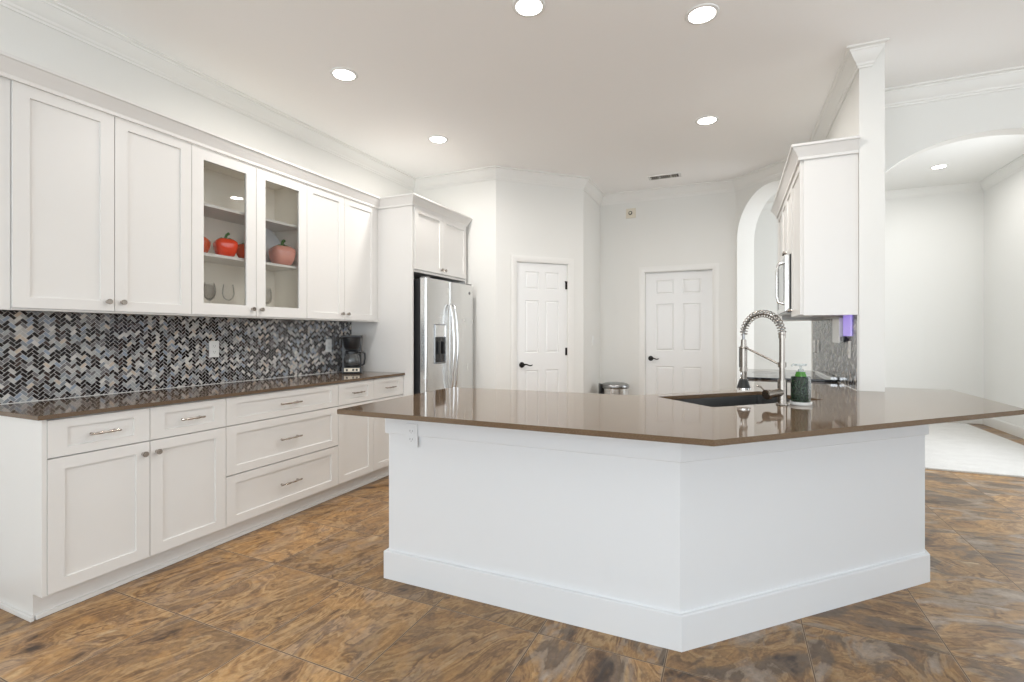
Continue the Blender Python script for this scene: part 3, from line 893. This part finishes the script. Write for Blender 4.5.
outlet('white outlet on the front of the peninsula under the counter overhang', (-1.482, IY+.0052, .757), 0, mat='isl')

# ------------------------------------------------------------------ right hand run
XF = .105
def rbase(y1, y0, label):
    """y1 > y0; front at XF+.02 facing -x"""
    w = y1-y0
    r_ = thing('base_cabinet', label, 'cabinet', (XF+.022, y1, 0), -PI/2)
    obj('body', B(.0006, w-.0006, .0205, XK-XF-.024, .115, ZT), M['cab'], r_); obj('toe_kick', B(0, w, .075, .09, 0, .116), M['cab'], r_)
    drawer_part(r_, 0, w, .718, .888, rail=.04); door_part(r_, 0, w, .115, .715, (.04, .655))
    return r_
rbase(4.298, 3.83, 'white base cabinet between the peninsula and the near side of the range')
rbase(5.575, 5.062, 'white base cabinet on the far side of the range beside the diagonal arch')
bm = bmesh.new(); prism(bm, [(XF, 5.062), (XK-.0115, 5.062), (XK-.0115, 5.575), (XF, 5.575)], .894, .914, bev=.0015)
tag(obj('countertop', bm, M['quartz']), 'short taupe stone countertop on the far side of the range', 'countertop')

rt = thing('range', 'black glass-top range built in along the right kitchen wall', 'range', (XF-.017, 5.058, 0), -PI/2)
bm = bmesh.new(); box(bm, .001, .755, .03, .617, .02, .904); obj('body', bm, M['steel'], rt)
bm = bmesh.new(); box(bm, -.001, .757, .012, .62, .9155, .930, bev=.004); box(bm, .004, .752, .03, .617, .904, .9155); obj('cooktop', bm, M['gblack'], rt)
bm = bmesh.new(); box(bm, .004, .752, 0, .030, .21, .80, bev=.004); od = obj('oven_door', bm, M['steel'], rt)
obj('window', B(.13, .626, -.002, .001, .36, .66), M['gblack'], od)
bm = bmesh.new(); tube(bm, [(.08, -.0, .745), (.08, -.045, .75), (.676, -.045, .75), (.676, -.0, .745)], .011, 12); obj('handle', bm, M['chrome'], od, smooth=50)
obj('drawer', B(.004, .752, 0, .030, .03, .20, bev=.004), M['steel'], rt)
obj('control_panel', B(.004, .752, 0, .030, .81, .903, bev=.003), M['steeld'], rt)
for k in range(5):
    bm = bmesh.new(); cyl(bm, (.10+k*.139, 0, .856), (.10+k*.139, -.03, .856), .02, .017, 24, bev=.002); obj('knob', bm, M['chrome'], rt, smooth=40)
for i, (x, y, r) in enumerate(((.19, .17, .10), (.56, .17, .08), (.19, .44, .08), (.56, .44, .10))):
    bm = bmesh.new(); tube(bm, [(x+r*math.cos(a), y+r*math.sin(a), .9301) for a in [2*PI*j/40 for j in range(40)]], .0006, 4, closed=True); obj('burner_ring', bm, M['steeld'], rt)
# raised back guard lip of the range, seen end-on against the mosaic
bm = bmesh.new(); prism(bm, [(.0, .575), (.756, .575), (.756, .6185), (0, .6185)], .930, .948, bev=.003); obj('back_guard', bm, M['chrome'], rt)

# right wall cabinets + microwave
XRU = .405; UTR = 2.418
def rupper(y1, y0, z0, label, doors, end=False, kz='low'):
    w = y1-y0
    r_ = thing('wall_cabinet', label, 'cabinet', (XRU, y1, 0), -PI/2)
    obj('body', B(.0006, w-.0006, .0205, XK-XRU-.0015, z0, UTR), M['cab'], r_)
    for k in range(doors):
        a, b = k*w/doors, (k+1)*w/doors
        kx = (.035 if doors == 1 else w/2+(-.033 if k == 0 else .033))
        door_part(r_, a, b, z0, UTR-.006, (kx, z0+.05))
    if end: obj('end_panel', B(w, w+.010, .019, XK-XRU-.0015, z0-.004, UTR), M['cab'], r_)
    return r_
rupper(4.270, YC+.025, 1.395, 'white one-door wall cabinet with plain end panel beside the short wall', 1, end=True)
rupper(5.034, 4.272, 1.885, 'small two-door white wall cabinet above the microwave', 2)
rupper(5.500, 5.036, 1.395, 'white one-door wall cabinet on the far side of the microwave', 1)
bm = bmesh.new(); sweep(bm, [(XK-.0015, 5.502), (XRU, 5.502), (XRU, YC+.014), (XK-.0015, YC+.014)], CABCROWN, 2.500, 1)
bm.free(); bm = bmesh.new(); sweep(bm, [(XK-.0015, 5.502), (XRU, 5.502), (XRU, YC+.014), (XK-.0015, YC+.014)], CABCROWN, 2.500, -1)
struct('trim_6', bm, M['cab'], 'white crown moulding on top of the right wall cabinets', smooth=25)

rt = thing('microwave', 'stainless over-the-range microwave under the small wall cabinet', 'microwave', (.365, 5.030, 1.440), -PI/2)
obj('body', B(.001, .755, .03, XK-.365-.0015, 0, .436), M['black'], rt)
bm = bmesh.new(); box(bm, .001, .755, 0, .030, .002, .434, bev=.006); dd = obj('door', bm, M['steel'], rt)
obj('window', B(.20, .66, -.002, .001, .09, .37), M['gblack'], dd)
bm = bmesh.new(); tube(bm, [(.695, .0, .06), (.695, -.042, .075), (.695, -.052, .12), (.695, -.052, .32), (.695, -.042, .365), (.695, 0, .38)], .011, 12); obj('handle', bm, M['chrome'], dd, smooth=50)
bm = bmesh.new(); box(bm, .02, .17, -.002, .001, .04, .40); obj('control_panel', bm, M['gblack'], dd)
obj('vent_grille', B(.02, .736, .01, .3, -.010, -.0002), M['steeld'], rt)

outlet('white outlet on the right mosaic near its far end', (XK-.0115, 5.44, 1.155), -PI/2, w=.10)
outlet('white rocker switch on the right mosaic beside the near outlet', (XK-.0115, 5.20, 1.155), -PI/2, kind='switch')
outlet('white outlet at the near edge of the right mosaic next to the short wall', (XK-.0115, 3.905, 1.165), -PI/2)
rt = thing('night_light', 'white plug-in night light glowing purple on the right mosaic', 'night light', (XK-.0115, 4.20, 1.29), -PI/2)
bm = bmesh.new(); box(bm, -.16, .10, -.030, 0, -.085, .095, bev=.006); obj('back_plate', bm, M['whitepl'], rt)
bm = bmesh.new(); box(bm, .12, .36, -.010, -.0, -.035, .115, bev=.004); obj('glowing_panel', bm, M['purple'], rt)
bm = bmesh.new(); box(bm, .08, .20, -.022, -.0085, -.075, -.04, bev=.003); obj('plug', bm, M['black'], rt)

# ------------------------------------------------------------------ coffee maker
rt = thing('coffee_maker', 'black drip coffee maker with glass carafe on the left countertop', 'coffee maker', (-3.170, 3.515, .9145), R(42))
bm = bmesh.new()
box(bm, -.085, .085, -.105, .105, 0, .022, bev=.008); box(bm, -.085, .085, -.108, -.06, .012, .058, bev=.004)
obj('base', bm, M['black'], rt)
obj('control_strip', B(-.066, .066, -.111, -.1075, .018, .050), M['beige'], rt)
for x in (-.042, .012, .042):
    bm = bmesh.new(); cyl(bm, (x, -.111, .034), (x, -.115, .034), .010, .009, 18); obj('button', bm, M['black'], rt)
bm = bmesh.new(); box(bm, -.083, .083, .035, .104, .022, .32, bev=.01); obj('water_tank', bm, M['black'], rt)
bm = bmesh.new(); lathe(bm, [(0, .215), (.055, .215), (.072, .245), (.082, .300), (.084, .322), (0, .322)], 32, c=(0, -.022)); obj('brew_basket', bm, M['black'], rt, smooth=50)
bm = bmesh.new(); box(bm, -.094, .094, -.110, .107, .322, .342, bev=.007); obj('lid', bm, M['black'], rt)
bm = bmesh.new(); lathe(bm, [(0, .060), (.055, .060), (.066, .072), (.073, .105), (.070, .140), (.056, .172), (.050, .182), (.048, .181), (.054, .170), (.068, .139), (.071, .105), (.064, .074), (.054, .062), (0, .062)], 36, c=(0, -.030))
car = obj('carafe', bm, M['carafe'], rt, smooth=60)
bm = bmesh.new(); lathe(bm, [(.051, .178), (.056, .178), (.056, .196), (.040, .206), (0, .208)], 32, c=(0, -.030))
obj('carafe_lid', bm, M['black'], car, smooth=50)
bm = bmesh.new(); tube(bm, [(.045, -.035, .190), (.085, -.042, .196), (.112, -.046, .180), (.115, -.046, .130), (.105, -.046, .082), (.085, -.042, .070), (.060, -.036, .080)], .0085, 10); obj('carafe_handle', bm, M['black'], car, smooth=50)
bm = bmesh.new(); lathe(bm, [(0, .0225), (.062, .0225), (.064, .0580), (0, .0595)], 32, c=(0, -.030)); obj('warming_plate', bm, M['steeld'], rt, smooth=40)

# ------------------------------------------------------------------ things in the glass cabinet
S1, S2 = 1.7902, UB+.0182
def pepper(label, x, y, z, s, mat, rz=0, group='bell pepper dishes in the glass cabinet', full=True):
    r_ = thing('pepper_dish', label, 'dish', (x, y, z), rz, group)
    lob = lambda a, zz: 1 + .09*math.cos(4*a) if zz > .02*s else 1 + .04*math.cos(4*a)
    bm = bmesh.new(); lathe(bm, [(0, .006*s), (.045*s, 0), (.066*s, .010*s), (.082*s, .045*s), (.090*s, .085*s), (.092*s, .104*s), (0, .104*s)], 48, lob=lob); obj('bowl', bm, mat, r_, smooth=60)
    bm = bmesh.new(); lathe(bm, [(.0, .1045*s), (.093*s, .1045*s), (.088*s, .125*s), (.062*s, .146*s), (.03*s, .146*s), (.012*s, .136*s), (0, .134*s)], 48, lob=lob); l_ = obj('lid', bm, mat, r_, smooth=60)
    bm = bmesh.new()
    tube(bm, [(0, 0, .130*s), (0, 0, .160*s), (.008*s, 0, .185*s), (.03*s, 0, .197*s)], .01*s, 10, radii=[.022*s, .012*s, .010*s, .013*s])
    for k in range(5):
        a = 2*PI*k/5+.3
        tube(bm, [(0.01*math.cos(a)*s, .01*math.sin(a)*s, .146*s), (.032*math.cos(a)*s, .032*math.sin(a)*s, .153*s), (.055*math.cos(a)*s, .055*math.sin(a)*s, .146*s)], .008*s, 8, radii=[.010*s, .009*s, .003*s])
    obj('stem', bm, M['green'], l_, smooth=60)
pepper('red bell pepper shaped dish with green stem behind the left glass door', -3.13, 2.258, S1, .80, M['red'], .4)
pepper('dark red pepper dish half hidden by the frame between the glass doors', -3.13, 2.420, S1, .74, M['dred'], 1.2)
pepper('pink bell pepper shaped dish behind the right glass door', -3.15, 2.735, S1, 1.0, M['pink'], 2.0)
pepper('small green-stemmed pepper dish at the left edge of the glass cabinet', -3.13, 2.080, S1, .68, M['dred'], 0)
bm = bmesh.new(); lathe(bm, [(0, 0), (.09, 0), (.135, .010), (.150, .018), (.152, .021), (.134, .014), (.09, .004), (0, .004)], 56)
o = obj('glass_platter', bm, M['platter'], smooth=60, loc=(-3.300, 2.690, S1+.152), rot=(0, R(81), 0))
tag(o, 'round frosted glass platter leaning behind the pink pepper dish', 'platter')

def wine(x, y, label):
    r_ = thing('wine_glass', label, 'glass', (x, y, S2+.0003), 0, 'wine glasses on the bottom shelf')
    bm = bmesh.new(); lathe(bm, [(0, 0), (.036, 0), (.036, .0015), (.006, .006), (.0035, .014), (.0035, .082), (.006, .088), (0, .088)], 28); obj('foot_and_stem', bm, M['wineglass'], r_, smooth=60)
    bm = bmesh.new(); lathe(bm, [(0, .0885), (.012, .0895), (.030, .106), (.039, .135), (.037, .170), (.031, .200), (.0298, .200), (.0358, .170), (.0378, .135), (.029, .107), (.011, .0915), (0, .0905)], 28); obj('bowl', bm, M['wineglass'], r_, smooth=60)
    return r_
wine(-3.16, 2.165, 'clear wine glass at the front left of the bottom glass-cabinet shelf')
wine(-3.16, 2.300, 'clear wine glass second from the left on the bottom glass-cabinet shelf')
wine(-3.26, 2.235, 'clear wine glass standing behind the first two wine glasses')
wine(-3.16, 2.600, 'clear wine glass at the front behind the right glass door')
wine(-3.26, 2.690, 'clear wine glass at the back behind the right glass door')

# ------------------------------------------------------------------ trash can
rt = thing('trash_can', 'round brushed steel step trash can by the back wall', 'trash can', (-1.305, 5.99, 0), R(25))
bm = bmesh.new(); lathe(bm, [(0, .006), (.158, .006), (.160, .012), (.160, .615), (0, .615)], 48); obj('body', bm, M['steel'], rt, smooth=40)
bm = bmesh.new(); lathe(bm, [(.163, .004), (.168, .0), (.168, .035), (.1605, .04)], 48); obj('base_ring', bm, M['black'], rt, smooth=40)
bm = bmesh.new(); lathe(bm, [(0, .616), (.166, .616), (.170, .622), (.170, .645), (.160, .662), (.12, .676), (.06, .682), (0, .683)], 48); obj('lid', bm, M['steeld'], rt, smooth=40)
bm = bmesh.new(); box(bm, -.192, -.160, -.05, .05, .50, .668, bev=.008); obj('hinge_housing', bm, M['black'], rt)
bm = bmesh.new(); box(bm, .150, .205, -.035, .035, .012, .024, bev=.004); obj('pedal', bm, M['black'], rt)

# ------------------------------------------------------------------ ceiling fittings
def can(x, y, z, label, power=8.5, group='recessed ceiling lights'):
    r_ = thing('recessed_light', label, 'ceiling light', (x, y, z), 0, group)
    bm = bmesh.new(); lathe(bm, [(.070, -.0055), (.072, -.008), (.088, -.006), (.092, -.0003), (.070, -.0003)], 40)
    rings_close = None
    obj('trim_ring', bm, M['whitepl'], r_, smooth=40)
    bm = bmesh.new(); lathe(bm, [(0, -.0058), (.0715, -.0058), (.0715, -.0010), (0, -.0010)], 40); obj('lens', bm, M['lens'], r_)
    l = bpy.data.lights.new('lamp', 'AREA'); l.shape = 'DISK'; l.size = .14; l.energy = power; l.color = (1, .965, .925); l.spread = R(168)
    lo = bpy.data.objects.new('lamp', l); COL.objects.link(lo); lo.parent = r_; lo.location = (0, 0, -.012)
    return r_
can(-1.009, 2.485, HC, 'round recessed ceiling light at the top edge above the peninsula end')
can(-.155, 2.940, HC, 'round recessed ceiling light over the sink')
can(-2.430, 2.619, HC, 'round recessed ceiling light in front of the glass-door cabinet')
can(-2.456, 3.842, HC, 'round recessed ceiling light in front of the refrigerator surround')
can(-.194, 4.414, HC, 'round recessed ceiling light in front of the range')
can(2.40, 7.95, HF, 'recessed ceiling light in the room beyond the wide arch', power=6)

rt = thing('air_vent', 'white ceiling air vent with dark slots near the back wall', 'vent', (-.70, 5.785, HC-.0003), 0)
bm = bmesh.new(); box(bm, -.175, .175, -.075, .075, -.008, 0, bev=.003); obj('frame', bm, M['whitepl'], rt)
for x0, x1 in ((-.150, -.062), (-.052, .062), (.072, .150)):
    p_ = obj('slot_bank', B(x0, x1, -.052, .052, -.0092, -.0078), M['slot'], rt)
    bm = bmesh.new()
    n = int((x1-x0)/.022)
    for i in range(n): box(bm, x0+.008+i*.022, x0+.011+i*.022, -.052, .052, -.0115, -.0090)
    obj('louvre', bm, M['beige'], p_)

rt = thing('wall_sensor', 'small square beige alarm sensor high on the back wall', 'sensor', (-1.170, YB, 2.790), 0)
bm = bmesh.new(); box(bm, -.060, .060, -.018, 0, -.060, .060, bev=.006); obj('housing', bm, M['beige'], rt)
bm = bmesh.new(); cyl(bm, (-.005, -.018, .003), (-.005, -.026, .003), .024, .020, 28); dd = obj('dial', bm, M['slot'], rt, smooth=40)
bm = bmesh.new(); cyl(bm, (-.005, -.026, .003), (-.005, -.030, .003), .014, .012, 24); obj('dial_centre', bm, M['beige'], dd, smooth=40)

# switch plate on the pantry side wall
outlet('white light switch on the narrow side wall beside the pantry door', (PB[0]+.0002, 5.93, 1.19), PI/2, kind='switch')

# ------------------------------------------------------------------ rug in the room beyond
bm = bmesh.new(); box(bm, .95, 2.99, 5.81, 8.90, .0005, .018, bev=.006)
tag(obj('area_rug', bm, M['carpet']), 'large off-white rug on the floor beyond the wide arch', 'rug')
